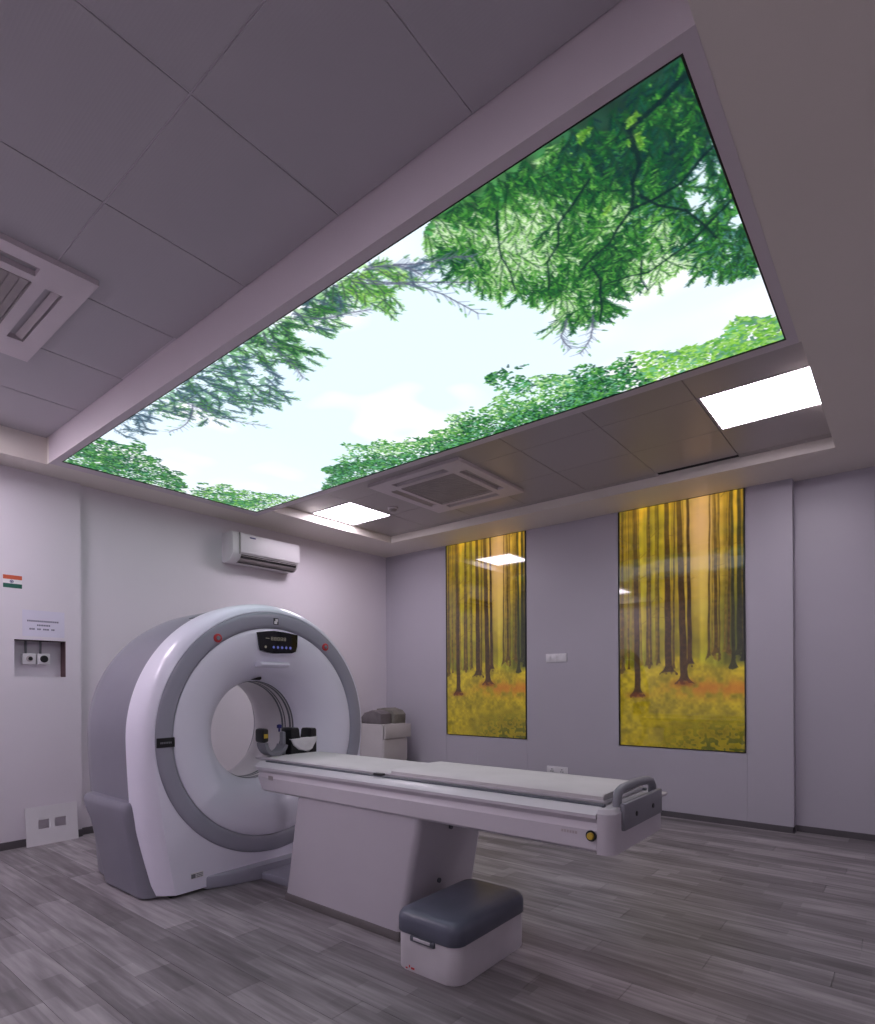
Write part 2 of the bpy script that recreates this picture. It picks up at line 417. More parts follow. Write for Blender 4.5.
SW, SH = 4.2478, 1.5938
RES = 200.0
W, H = int(SW * RES), int(SH * RES)
def paint_sky():
    r = np.random.default_rng(5)
    Y, X = np.mgrid[0:H, 0:W].astype(np.float32)
    s, t = X / RES, Y / RES
    cl = smooth_noise(H, W, 90, 1) * 0.6 + smooth_noise(H, W, 40, 2) * 0.4
    img = np.empty((H, W, 3), np.float32)
    img[:] = np.array([0.875, 0.945, 0.985])
    wht = np.clip((cl - 0.52) * 4, 0, 1)[..., None]
    img = img * (1 - wht) + np.array([0.985, 0.985, 1.0]) * wht
    left = np.clip(1 - s / 1.6, 0, 1)[..., None] * 0.55
    img = img * (1 - left) + np.array([0.95, 0.95, 1.0]) * left
    lila = np.clip((s - 2.9) / 1.2, 0, 1)[..., None] * np.clip((t - 0.7) / 0.4, 0, 1)[..., None] * 0.5
    img = img * (1 - lila) + np.array([0.93, 0.93, 0.985]) * lila

    n1, n2, n4 = smooth_noise(H, W, 26, 3), smooth_noise(H, W, 9, 4), smooth_noise(H, W, 2.6, 17)
    def mask_of(poly, rag=0.16):
        base = inside(poly, s + (n1 - 0.5) * rag * 1.6 + (n2 - 0.5) * rag * 0.5, t + (smooth_noise(H, W, 22, 8) - 0.5) * rag * 1.6 + (smooth_noise(H, W, 8, 9) - 0.5) * rag * 0.6)
        return base
    def twig(x, y, ang, ln, nl, leaf, pal, stem, wid=1.0, spread=0.9, alpha=0.95, curve=0.0):
        px, py = x, y
        for k in range(nl):
            f = k / max(1, nl - 1)
            a = ang + curve * f
            qx, qy = px + math.cos(a) * ln / nl, py + math.sin(a) * ln / nl
            capsule(img, px, py, qx, qy, 0.7, 0.6, stem, 0.8)
            for sd in (-1, 1):
                la = a + sd * (spread + r.normal(0, 0.18)); ll = leaf * (0.55 + 0.6 * r.random()) * (1.0 - 0.45 * f)
                c = pal[r.integers(len(pal))]
                capsule(img, qx, qy, qx + math.cos(la) * ll, qy + math.sin(la) * ll, wid, wid * 0.35, c, alpha)
            px, py = qx, qy
    def scatter(mask, n):
        ys, xs = np.nonzero(mask)
        k = r.integers(len(xs), size=n)
        return xs[k], ys[k]
    c = lambda *v: tuple(q / 255 for q in v)
    DARK = [c(12, 62, 40), c(18, 78, 44), c(9, 45, 42), c(24, 92, 48)]
    MID = [c(54, 128, 48), c(76, 150, 58), c(44, 112, 46), c(100, 168, 72), c(34, 96, 44)]
    LITE = [c(130, 190, 98), c(162, 210, 130), c(200, 230, 182), c(108, 176, 76), c(224, 242, 212)]
    YEL = [c(110, 178, 52), c(140, 200, 70), c(84, 156, 48), c(165, 214, 96)]
    NAVY = [c(14, 40, 52), c(16, 52, 58), c(20, 66, 60), c(26, 84, 66)]

    # --- the large conifer crown near the right end
    big = [(3.45, -0.2), (4.5, -0.2), (4.5, 0.95), (4.13, 0.90), (4.0, 0.81), (3.86, 0.78), (3.75, 0.73), (3.70, 0.69), (3.68, 0.90), (3.62, 0.83), (3.56, 0.85), (3.54, 0.70), (3.43, 0.58), (3.38, 0.44), (3.38, 0.30), (3.32, 0.19), (3.36, 0.06)]
    mb = mask_of(big, 0.09)
    edge = np.clip((s - 3.98) / 0.2, 0, 1) * np.clip((t - 0.18) / 0.2, 0, 1)
    cov = mb & (n1 * 0.6 + n2 * 0.4 > 0.30 + 0.12 * np.clip((t - 0.45) / 0.4, 0, 1) + 0.14 * edge - 0.25 * np.clip((0.14 - t) / 0.14, 0, 1))
    dk = np.clip((s - 3.75) / 0.3, 0, 1) * np.clip((0.5 - t) / 0.3, 0, 1)
    for ch, (col, cd) in enumerate(((0.20, 0.05), (0.44, 0.22), (0.21, 0.16))):
        tone = (col * (1 - dk) + cd * dk) * (0.55 + 0.9 * n2)
        img[..., ch] = np.where(cov, img[..., ch] * 0.10 + tone * 0.90, img[..., ch])
    xs, ys = scatter(mb & (edge < 0.75 + 0.5 * n2), 1000)
    for k in range(len(xs)):
        x, y = xs[k], ys[k]; ss, tt = x / RES, y / RES
        q = smooth[y, x] + r.normal(0, 0.05)
        q += 0.13 * math.exp(-((ss - 3.68) / 0.20) ** 2 - ((tt - 0.32) / 0.26) ** 2) - 0.20 * dk[y, x]
        if dk[y, x] > 0.5: pal = NAVY + DARK if r.random() < 0.6 else DARK + MID
        elif ss > 4.05 and tt > 0.3: pal = DARK + [c(60, 110, 110), c(80, 130, 130)] + MID
        elif q > 0.49: pal = LITE + LITE[2:] + LITE[2:]
        elif q > 0.38: pal = MID + LITE[:3]
        else: pal = DARK + MID
        twig(x, y, 1.9 + r.normal(0, 0.5), 16 + 14 * r.random(), 9, 7.5, pal, c(30, 66, 44), 0.78, 0.62, 0.92, r.normal(0, 0.3))
    for k in range(0, 260):   # sunlit yellow-green needles towards the corner
        x, y = xs[k], ys[k]
        if 3.75 < x / RES < 4.10 and y / RES < 0.36 and smooth[y, x] > 0.5:
            twig(x, y, 2.2 + r.normal(0, 0.5), 9, 6, 4, YEL, c(60, 100, 40), 0.6)
    # limbs of the crown
    for pts, w0 in (([(4.24, 0.06), (4.06, 0.12), (4.00, 0.30), (3.96, 0.40), (3.84, 0.50), (3.70, 0.56)], 1.8), ([(4.3, 0.30), (4.12, 0.40), (3.96, 0.40)], 1.3), ([(4.00, 0.36), (4.10, 0.52), (4.15, 0.72)], 1.1),
                ([(3.90, 0.20), (3.74, 0.30), (3.62, 0.44), (3.55, 0.58)], 1.0), ([(4.25, 0.56), (4.08, 0.68), (3.90, 0.74), (3.74, 0.70)], 1.0), ([(3.74, 0.58), (3.70, 0.74), (3.62, 0.92)], 0.9), ([(3.90, 0.66), (3.86, 0.84)], 0.8), ([(3.60, 0.12), (3.50, 0.30), (3.44, 0.5)], 0.8)):
        for i, (p, q2) in enumerate(zip(pts, pts[1:])):
            ww = w0 * (1 - 0.12 * i)
            mx, my = (p[0] + q2[0]) / 2 + r.normal(0, 0.012), (p[1] + q2[1]) / 2 + r.normal(0, 0.012)
            capsule(img, p[0] * RES, p[1] * RES, mx * RES, my * RES, ww, ww * 0.9, c(12, 36, 42), 0.85)
            capsule(img, mx * RES, my * RES, q2[0] * RES, q2[1] * RES, ww * 0.9, ww * 0.85, c(12, 36, 42), 0.85)

    # --- bushy tops along the far edge
    far = [(4.4, 1.8), (4.4, 1.33), (4.11, 1.28), (3.93, 1.36), (3.72, 1.27), (3.55, 1.24), (3.40, 1.22), (3.24, 1.08), (3.05, 1.06), (2.94, 1.16), (2.62, 1.22), (2.45, 1.30), (2.30, 1.42), (2.10, 1.30), (1.89, 1.16), (1.62, 1.18), (1.44, 1.24), (1.25, 1.34), (1.0, 1.46), (0.72, 1.8)]
    mf = mask_of(far, 0.14)
    thr = 0.42 + 0.14 * np.clip((1.42 - t) / 0.25, 0, 1)
    cov = mf & (n1 * 0.35 + n2 * 0.3 + n4 * 0.35 > thr)
    for ch, col in enumerate((0.20, 0.47, 0.30)):
        img[..., ch] = np.where(cov, img[..., ch] * 0.25 + col * (0.6 + 0.8 * n2) * 0.75, img[..., ch])
    xs, ys = scatter(mf, 5200)
    for x, y in zip(xs, ys):
        ss, tt = x / RES, y / RES
        if ss > 3.62: pal = YEL + LITE[:2] + MID[1:2]
        elif tt > 1.42 or smooth[y, x] < 0.42: pal = DARK + MID
        else: pal = MID + LITE[:3]
        a = r.random() * 6.28; l = 2.0 + 3.2 * r.random()
        if r.random() < 0.72 or tt > 1.3:
            capsule(img, x, y, x + math.cos(a) * l, y + math.sin(a) * l, 1.35, 0.5, pal[r.integers(len(pal))], 0.85)

    # --- leafy corner at the left end
    for poly, n, pal in (([(-0.2, -0.1), (0.55, -0.1), (0.74, 0.14), (0.56, 0.36), (0.42, 0.66), (0.30, 0.85), (-0.2, 0.82)], 1700, DARK + DARK[:2] + MID + LITE[:1]),
                         ([(-0.2, 1.02), (0.24, 0.95), (0.42, 1.05), (0.55, 1.3), (0.58, 1.8), (-0.2, 1.8)], 950, DARK[:2] + MID + LITE[:2] + YEL[:2])):
        mk = mask_of(poly, 0.16)
        cov = mk & (n1 * 0.35 + n2 * 0.25 + n4 * 0.4 > 0.47)
        for ch, col in enumerate((0.10, 0.36, 0.20)):
            img[..., ch] = np.where(cov, img[..., ch] * 0.25 + col * (0.6 + 0.8 * n2) * 0.75, img[..., ch])
        xs, ys = scatter(mk, n)
        for x, y in zip(xs, ys):
            a = r.random() * 6.28; l = 2.5 + 4 * r.random()
            capsule(img, x, y, x + math.cos(a) * l, y + math.sin(a) * l, 1.3, 0.5, pal[r.integers(len(pal))], 0.85)
    # --- feathery branches hanging in from the near edge
    BL = [c(60, 92, 110), c(74, 104, 128), c(48, 84, 92), c(96, 122, 150)]
    for poly, n, pal, dens in (([(1.29, -0.1), (1.68, -0.1), (2.08, -0.1), (2.20, 0.15), (2.07, 0.45), (1.89, 0.50), (1.69, 0.36), (1.49, 0.27), (1.28, 0.22), (1.15, 0.05)], 150, MID + BL + BL + DARK[:1], 0.47),
                         ([(2.06, -0.1), (2.50, -0.1), (2.53, 0.08), (2.36, 0.25), (2.15, 0.17)], 70, MID + DARK + LITE[:1], 0.42),
                         ([(2.58, -0.1), (2.90, -0.1), (2.85, 0.07), (2.70, 0.17), (2.56, 0.08)], 46, MID + DARK[:2] + LITE[:1], 0.44),
                         ([(2.90, -0.1), (3.10, -0.1), (3.16, 0.12), (3.11, 0.21), (2.95, 0.15), (2.88, 0.05)], 46, YEL + MID + LITE[:2], 0.42),
                         ([(0.80, -0.1), (1.22, -0.1), (1.12, 0.10), (0.92, 0.14), (0.80, 0.06)], 22, BL, 0.6)):
        mk = mask_of(poly, 0.12)
        cov = mk & (n2 * 0.4 + n4 * 0.6 > dens + 0.06)
        base = np.array(pal[0]) * 0.6 + np.array(pal[-1]) * 0.4
        for ch in range(3):
            img[..., ch] = np.where(cov, img[..., ch] * 0.5 + base[ch] * (0.7 + 0.5 * n2) * 0.5, img[..., ch])
        xs, ys = scatter(mk, n)
        for x, y in zip(xs, ys):
            p2 = pal if smooth[y, x] > 0.42 or r.random() < 0.6 else BL
            twig(x, y, 1.5 + r.normal(0, 0.8), 14 + 12 * r.random(), 9, 8, p2, c(60, 72, 84), 0.62, 0.65, 0.85, r.normal(0, 0.5))
    for n, x0, y0, a0, ln in ((1, 2.98, 0.06, 0.9, 0.55), (2, 3.05, 0.03, 0.45, 0.24), (3, 1.53, 0.15, 2.5, 0.5), (4, 2.4, 0.02, 2.2, 0.4), (5, 3.16, 0.08, 0.75, 0.3), (6, 3.62, 0.85, 1.9, 0.3), (7, 1.5, 0.1, 1.5, 0.5), (8, 2.62, 0.02, 1.0, 0.35), (9, 3.0, 0.05, 0.95, 0.45), (10, 3.52, 0.8, 2.2, 0.25)):
        px, py, a = x0 * RES, y0 * RES, a0
        st = 14
        for k in range(st):
            a += r.normal(0, 0.13); qx, qy = px + math.cos(a) * ln * RES / st, py + math.sin(a) * ln * RES / st
            capsule(img, px, py, qx, qy, 0.95 * (1 - 0.5 * k / st), 0.7, c(84, 88, 112), 0.8)
            for sd in (-1, 1):
                la = a + sd * (0.7 + r.normal(0, 0.2)); l2 = 4 + 9 * r.random()
                capsule(img, qx, qy, qx + math.cos(la) * l2, qy + math.sin(la) * l2, 0.6, 0.4, c(110, 122, 150), 0.6)
                if r.random() < 0.3:
                    capsule(img, qx + math.cos(la) * l2, qy + math.sin(la) * l2, qx + math.cos(la) * (l2 + 4), qy + math.sin(la) * (l2 + 4), 1.1, 0.5, MID[r.integers(len(MID))], 0.7)
            px, py = qx, qy
    return img
smooth = smooth_noise(H, W, 34, 6)

PWD, PHT = P1[1] - P1[0], HS - PB
FR = 190.0
FW, FH = int(PWD * FR), int(PHT * FR)
def paint_forest():
    """row 0 is the top of the picture"""
    r = np.random.default_rng(21)
    Y, X = np.mgrid[0:FH, 0:FW].astype(np.float32)
    u, w = X / FW, Y / FH
    A = lambda *v: np.array(v, np.float32) / 255
    n1, n2, n3 = smooth_noise(FH, FW, 30, 31), smooth_noise(FH, FW, 9, 32), smooth_noise(FH, FW, 4, 33)
    streak = np.repeat(smooth_noise(8, FW, 5, 34)[3:4], FH, 0)
    img = np.empty((FH, FW, 3), np.float32)
    f = np.clip(w / 0.62, 0, 1)[..., None]
    img[:] = A(222, 170, 44) * (1 - f) + A(132, 120, 20) * f
    gr = np.clip((n1 - 0.45) * 3, 0, 1)[..., None] * 0.45
    img = img * (1 - gr) + A(140, 140, 30) * gr
    img *= (0.58 + 0.62 * streak + 0.24 * n2)[..., None]
    edge = np.clip((0.16 - u) / 0.16, 0, 1)[..., None] * 0.35
    img = img * (1 - edge) + A(70, 70, 15) * edge
    glow = np.exp(-(((u - 0.68) / 0.13) ** 2 + ((w - 0.12) / 0.26) ** 2))[..., None] * 0.95
    img = img * (1 - glow) + A(246, 190, 130) * glow
    glow = np.exp(-(((u - 0.69) / 0.08) ** 2 + ((w - 0.36) / 0.16) ** 2))[..., None] * 0.6
    img = img * (1 - glow) + A(225, 190, 95) * glow
    teal = np.exp(-(((u - 1.0) / 0.16) ** 2 + ((w - 0.52) / 0.2) ** 2))[..., None] * 0.75
    img = img * (1 - teal) + A(38, 52, 30) * teal
    # forest floor
    hor = 0.635 + 0.02 * np.sin(u * 9) + (n1 - 0.5) * 0.02
    gmask = np.clip((w - hor) / 0.03, 0, 1)[..., None]
    ground = np.empty_like(img)
    k = np.clip((w - 0.64) / 0.36, 0, 1)[..., None]
    ground[:] = A(172, 148, 26) * (1 - k) + A(138, 118, 14) * k
    ground *= (0.72 + 0.35 * n2 + 0.22 * n3)[..., None]
    orange = (np.exp(-(((w - 0.755) / 0.035) ** 2)) * np.clip((u - 0.25) / 0.4, 0, 1) * np.clip((n2 - 0.25) * 2.2, 0, 1))[..., None] * 0.7
    ground = ground * (1 - orange) + A(180, 92, 26) * orange
    dk = np.clip((w - 0.84) / 0.14, 0, 1) * np.clip((u + 0.15 - 0.35) / 0.6, 0, 1) * np.clip((n3 * 0.65 + n2 * 0.35 - 0.46) * 9, 0, 1)
    ground = ground * (1 - 0.8 * dk[..., None]) + A(44, 54, 14) * 0.8 * dk[..., None]
    img = img * (1 - gmask) + ground * gmask
    def trunk(uc, wd, base, lean, col, al=0.92):
        cx = uc + lean * (base - w) + 0.0015 * np.sin(w * 40 + uc * 30)
        taper = 0.62 + 0.38 * (w / base) + 1.6 * np.clip((w - base + 0.035) / 0.035, 0, 1) ** 2
        a = np.clip((wd / 2 * taper - np.abs(u - cx)) * FW / 1.2 + 0.5, 0, 1) * np.clip((base - w) * FH / 3 + 0.5 + (n3 - 0.5) * 4, 0, 1)
        fade = al * (0.62 + 0.38 * np.clip((w - 0.02) / 0.35, 0, 1))
        tone = (0.75 + 0.5 * n3)[..., None]
        a = (a * fade)[..., None]
        return img * (1 - a) + np.array(col, np.float32) / 255 * tone * a
    far_c, mid_c, near_c = (120, 92, 24), (82, 58, 18), (58, 36, 14)
    for k in range(26):
        uc = r.random()
        if 0.60 < uc < 0.72: continue
        img = trunk(uc, 0.008 + 0.012 * r.random(), 0.60 + 0.06 * r.random(), r.normal(0, 0.03), far_c, 0.7)
    for uc, wd, b, l, col in ((0.03, 0.03, 0.69, 0.0, mid_c), (0.085, 0.012, 0.68, 0.0, mid_c), (0.245, 0.022, 0.66, 0.01, mid_c), (0.275, 0.018, 0.67, -0.02, mid_c), (0.34, 0.016, 0.655, 0.0, mid_c), (0.46, 0.018, 0.685, 0.02, mid_c),
                              (0.735, 0.018, 0.638, 0.02, mid_c), (0.79, 0.030, 0.625, -0.01, mid_c), (0.815, 0.012, 0.65, 0, mid_c), (0.88, 0.02, 0.62, 0.02, mid_c), (0.915, 0.028, 0.675, -0.01, (40, 40, 18)), (0.96, 0.04, 0.63, 0.0, (36, 38, 20)), (0.995, 0.03, 0.65, 0.0, (24, 28, 18)),
                              (0.592, 0.036, 0.665, -0.02, near_c), (0.42, 0.058, 0.695, -0.015, near_c), (0.16, 0.052, 0.785, -0.02, near_c), (0.545, 0.060, 0.735, -0.05, near_c)):
        img = trunk(uc, wd, b, l, col)
    for k in range(40):    # thin boughs high up
        x0, y0 = r.random() * FW, r.random() * FH * 0.5
        if 0.56 < x0 / FW < 0.78: continue
        a = r.normal(0, 0.5) + (0 if r.random() < 0.5 else math.pi); l = 8 + 18 * r.random()
        capsule(img, x0, y0, x0 + math.cos(a) * l, y0 - abs(math.sin(a)) * l, 0.7, 0.4, (0.42, 0.32, 0.08), 0.5)
    for uc, b in ((0.16, 0.785), (0.545, 0.735)):
        sp = np.exp(-(((u - uc) / 0.09) ** 2 + ((w - b) / 0.012) ** 2))[..., None] * 0.7
        img = img * (1 - sp) + A(110, 40, 16) * sp
    ed = np.minimum(np.clip(u / 0.012, 0.25, 1), np.clip((1 - u) / 0.012, 0.25, 1))
    return img * ed[..., None]

def grid_print(name, img, point, parent, material):
    """flat backlit print: one quad per printed dot"""
    h, w = img.shape[:2]
    gx, gy = np.meshgrid(np.arange(w) / (w - 1), np.arange(h) / (h - 1))
    co = point(gx.ravel(), gy.ravel()).astype(np.float32)
    idx = np.arange(h * w).reshape(h, w)
    q = np.stack([idx[:-1, :-1], idx[1:, :-1], idx[1:, 1:], idx[:-1, 1:]], -1).reshape(-1, 4)
    me = bpy.data.meshes.new(name)
    me.vertices.add(h * w); me.vertices.foreach_set('co', co.ravel())
    me.loops.add(q.size); me.loops.foreach_set('vertex_index', q.ravel().astype(np.int32))
    me.polygons.add(len(q)); me.polygons.foreach_set('loop_start', np.arange(0, q.size, 4, dtype=np.int32))
    me.update(calc_edges=True)
    at = me.color_attributes.new('print', 'FLOAT_COLOR', 'POINT')
    rgba = np.ones((h * w, 4), np.float32); rgba[:, :3] = lin(img.reshape(-1, 3))
    at.data.foreach_set('color', rgba.ravel())
    me.materials.append(M[material])
    o = bpy.data.objects.new(name, me); C.objects.link(o); o.parent = parent
    return o

# ------------------------------------------------------------------ ceiling light box with the tree-top picture
SX0, SX1, SY0, SY1 = 0.4386, 4.6864, -3.7583, -2.1645
lb = empty('ceiling_light_box', (0, 0, 0), 'large backlit ceiling picture of tree tops against bright sky', 'light box')
bm = bmesh.new()
for r in ((BX0, BX1, BY0, SY0 - 0.004), (BX0, BX1, SY1 + 0.004, BY1), (BX0, SX0 - 0.004, SY0 - 0.004, SY1 + 0.004), (SX1 + 0.004, BX1, SY0 - 0.004, SY1 + 0.004)):
    bx(bm, *r, HS - 0.002, 3.0)
finish('housing', bm, 'bulk', lb)
bm = bmesh.new()
e = 0.003
for r in ((SX0 - 0.004, SX1 + 0.004, SY0 - 0.004, SY0 + e), (SX0 - 0.004, SX1 + 0.004, SY1 - e, SY1 + 0.004), (SX0 - 0.004, SX0 + e, SY0 + e, SY1 - e), (SX1 - e, SX1 + 0.004, SY0 + e, SY1 - e)):
    bx(bm, *r, HS - 0.001, HS + 0.012)
finish('edge_trim', bm, 'black', lb)
sky_img = paint_sky()
def sky_pt(a, b):
    return np.stack([SX0 + a * (SX1 - SX0), SY0 + b * (SY1 - SY0), np.full_like(a, HS + 0.004)], -1)
grid_print('picture_screen', sky_img, sky_pt, lb, 'skyprint')

# ------------------------------------------------------------------ two backlit forest pictures on the back wall
forest_img = paint_forest()
for (a0, a1), lab in ((P1, 'backlit forest picture on the back wall nearer the room corner'), (P2, 'backlit forest picture on the back wall beyond the couch foot end')):
    t = empty('forest_picture', (a0, 0, PB), lab, 'wall picture', 'backlit forest pictures')
    t['group'] = 'backlit forest pictures'
    bm = bmesh.new(); wdt = a1 - a0
    e = 0.006
    for r in ((-e, wdt + e, -e, 0), (-e, wdt + e, PHT - 0.004, PHT - 0.0005), (-e, 0, 0, PHT - 0.004), (wdt, wdt + e, 0, PHT - 0.004)):
        bx(bm, r[0], r[1], -0.003, 0.0118, r[2], r[3])
    finish('frame', bm, 'black', t)
    box('backing', (0, wdt, 0.004, 0.0118, 0, PHT - 0.004), 'black', t)
    grid_print('picture_screen', forest_img, lambda a, b, w_=wdt: np.stack([a * w_, np.full_like(a, 0.001), (1 - b) * (PHT - 0.004)], -1), t, 'forestprint')

# ------------------------------------------------------------------ ceiling lights, cassettes, detector
def ceiling_light(x0, x1, y0, y1, z, lab):
    t = empty('ceiling_light', ((x0 + x1) / 2, (y0 + y1) / 2, z), lab, 'ceiling light', 'square ceiling light panels')
    w, d = (x1 - x0) / 2, (y1 - y0) / 2
    bm = bmesh.new(); f = 0.014
    for r in ((-w - f, w + f, -d - f, -d), (-w - f, w + f, d, d + f), (-w - f, -w, -d, d), (w, w + f, -d, d)):
        bx(bm, *r, -0.002, 0.0115)
    finish('frame', bm, 'sash', t)
    box('diffuser', (-w, w, -d, d, 0.001, 0.0115), 'diffuser', t)
ceiling_light(0.605, 1.135, -1.640, -1.115 + 0.02, HF, 'square lit ceiling panel near the room corner')
ceiling_light(4.176, 4.724, -1.652, -1.122, HF, 'large-looking square lit ceiling panel above the right-hand forest picture')
ceiling_light(0.40, 0.93, -4.96, -4.43, HN - 0.014, 'added unseen lit ceiling panel by the left wall beyond the ceiling cassette')  # out of view, added to brighten the left wall and near side
ceiling_light(3.50, 4.03, -5.57, -5.04, HN - 0.014, 'added unseen lit ceiling panel among the grey tiles nearest the right-hand soffit')  # extra panel out of view, put in to light the scanner front
ceiling_light(0.40, 0.93, -5.90, -5.37, HN - 0.014, 'added unseen lit ceiling panel by the left wall, farthest from the light box')  # another unseen panel, added to lift the room's brightness

def cassette(x0, y0, z, lab, fine):
    S = 0.95
    t = empty('ceiling_cassette', (x0 + S / 2, y0 + S / 2, z), lab, 'air conditioner', 'ceiling cassette air conditioners')
    h = S / 2
    cuts = [-h, -h + 0.075, -h + 0.145, -h + 0.20, h - 0.20, h - 0.145, h - 0.075, h]
    holes = {(3, 1), (3, 5), (1, 3), (5, 3), (3, 3)}
    bm = bmesh.new(); holed(bm, cuts, cuts, holes, -0.014, 0.010)
    fr = finish('panel_frame', bm, 'acpanel', t)
    bm = bmesh.new()
    a = h - 0.20
    for r in ((-a, a, -a - 0.004, -a), (-a, a, a, a + 0.004)):
        bx(bm, *r, -0.0165, -0.013)
    bx(bm, -a - 0.004, -a, -a, a, -0.0165, -0.013); bx(bm, a, a + 0.004, -a, a, -0.0165, -0.013)
    finish('grille_seam', bm, 'acgrille', t)
    gr = box('intake_grille', (-a + 0.002, a - 0.002, -a + 0.002, a - 0.002, -0.006, -0.001), 'acgrille', t)
    for k in range(14):
        yy = -a + 0.02 + k * (2 * a - 0.04) / 13
        box('grille_slat', (-a + 0.004, a - 0.004, yy - 0.0155, yy + 0.0155, -0.011, -0.006), 'acgrille', gr)
    box('slot_void', (-h + 0.02, h - 0.02, -h + 0.02, h - 0.02, 0.0101, 0.0104), 'dark', t)
    for k in range(4):
        bm = bmesh.new()
        pts = [(-h + 0.086, -0.012), (-h + 0.112, 0.002), (-h + 0.110, 0.006), (-h + 0.083, -0.008)]
        A = [bm.verts.new((p[0], -a + 0.012, p[1])) for p in pts]; B = [bm.verts.new((p[0], a - 0.012, p[1])) for p in pts]
        bm.faces.new(A); bm.faces.new(B[::-1])
        for i in range(4): bm.faces.new((A[i], B[i], B[(i + 1) % 4], A[(i + 1) % 4]))
        bmesh.ops.rotate(bm, verts=bm.verts, cent=(0, 0, 0), matrix=Matrix.Rotation(math.pi / 2 * k, 3, 'Z'))
        finish('louver', bm, 'louver', t)
    return t
cassette(1.60, -1.868, HF - 0.010, 'ceiling cassette air conditioner between the light box and forest pictures', True)
cassette(1.405, -5.195, HN - 0.010, 'ceiling cassette air conditioner among the grey tiles at the left edge', True)

sd = empty('smoke_detector', (1.325, -1.27, HF), 'small round white smoke detector beside the corner ceiling light', 'smoke detector')
def lathe(name, prof, material, parent, n=28, loc=None):
    bm = bmesh.new(); rings = []
    for r, z in prof:
        rings.append([bm.verts.new((r * math.cos(2 * math.pi * k / n), r * math.sin(2 * math.pi * k / n), z)) for k in range(n)])
    for A, B in zip(rings, rings[1:]):
        for k in range(n): bm.faces.new((A[k], A[(k + 1) % n], B[(k + 1) % n], B[k]))
    bm.faces.new(rings[0]); bm.faces.new(rings[-1][::-1])
    o = finish(name, bm, material, parent, True)
    if loc: o.location = loc
    return o
lathe('base', [(0.05, 0.0005), (0.05, -0.012), (0.042, -0.016)], 'acpanel', sd)
lathe('sensor_head', [(0.036, -0.016), (0.036, -0.024), (0.026, -0.034), (0.010, -0.037)], 'acgrille', sd)

# ------------------------------------------------------------------ wall air conditioner
ac = empty('wall_air_conditioner', (0, -2.255, 2.365), 'white split air conditioner mounted high on the left wall', 'air conditioner')
prof = [(0.0005, 0.0), (0.12, 0.0), (0.17, 0.03), (0.198, 0.075), (0.200, 0.10), (0.200, 0.24), (0.19, 0.272), (0.165, 0.283), (0.0005, 0.283)]
prism('body', [(p[0] - (0.012 if p[0] > 0.1 else 0), p[1]) for p in prof], 'y', 0.0, 0.762, 'plastic', ac, bev=0.006)
prism('front_panel', [(0.180, 0.088), (0.201, 0.084), (0.206, 0.10), (0.206, 0.235), (0.198, 0.268), (0.180, 0.275)], 'y', 0.075, 0.758, 'plastic', ac, bev=0.004)
prism('louver', [(0.112, -0.004), (0.160, 0.018), (0.190, 0.060), (0.184, 0.062), (0.155, 0.024), (0.108, 0.003)], 'y', 0.09, 0.73, 'louver', ac)
box('air_outlet', (0.10, 0.150, 0.09, 0.73, -0.0015, 0.001), 'dark', ac)
prism('outlet_gap', [(0.172, 0.036), (0.176, 0.035), (0.192, 0.066), (0.188, 0.068)], 'y', 0.09, 0.73, 'dark', ac)
box('end_seam', (0.14, 0.2015, 0.069, 0.073, 0.07, 0.276), 'acgrille', ac)
box('badge', (0.2055, 0.2075, 0.17, 0.235, 0.232, 0.244), 'navy', ac, bev=0.0008)

# ------------------------------------------------------------------ scanner gantry
YC, ZC = -3.07, 0.89
gt = empty('scanner_gantry', (0, 0, 0), 'white and grey ring-shaped CT scanner gantry with round opening', 'CT scanner')
NU, NS, NB = 96, 28, 40          # points on the upper arc, on each side and along the foot
def angles():
    a = [180 * k / NU for k in range(NU)] + [180 + 53 * k / NS for k in range(NS)] + [233 + 74 * k / NB for k in range(NB)] + [307 + 53 * k / NS for k in range(NS)]
    return [math.radians(v) for v in a]
TH = angles(); NT = len(TH)
def dshape(R, wb, zb, e=1.4):
    """arch outline: half circle on top, sides drawing in towards the floor; (y, z) from the axis"""
    def w(z): return wb + (R - wb) * (1 - (1 - max(0, min(1, z / ZC))) ** e)
    out = [(R * math.cos(t), R * math.sin(t)) for t in TH[:NU]]
    zs = [ZC + (zb - ZC) * k / NS for k in range(NS)]
    out += [(-w(z), z - ZC) for z in zs]
    out += [(-w(zb) + 2 * w(zb) * k / NB, zb - ZC) for k in range(NB)]
    out += [(w(z), z - ZC) for z in [zb + (ZC - zb) * k / NS for k in range(NS)]]
    return out
def circ(r): return [(r * math.cos(t), r * math.sin(t)) for t in TH]
def loft(name, secs, material, parent, angle=40, close=False):
    bm = bmesh.new(); rings = []
    for x, sec in secs:
        rings.append([bm.verts.new((x, YC + a, ZC + b)) for a, b in sec])
    pairs = list(zip(rings, rings[1:])) + ([(rings[-1], rings[0])] if close else [])
    for A, B in pairs:
        for k in range(NT): bm.faces.new((A[k], A[(k + 1) % NT], B[(k + 1) % NT], B[k]))
    return finish(name, bm, material, parent, True, angle)
ZB = 0.018
loft('front_cover', [(1.74, dshape(0.80, 0.75, ZB)), (1.742, dshape(0.815, 0.755, ZB)), (1.80, dshape(0.818, 0.745, ZB)), (1.87, dshape(0.815, 0.728, ZB)), (1.905, dshape(0.808, 0.700, ZB)), (1.935, dshape(0.795, 0.675, ZB)),
                     (1.955, dshape(0.779, 0.656, ZB)), (1.967, dshape(0.763, 0.644, ZB)), (1.966, circ(0.758)), (1.93, circ(0.755))], 'gwhite', gt, 32)
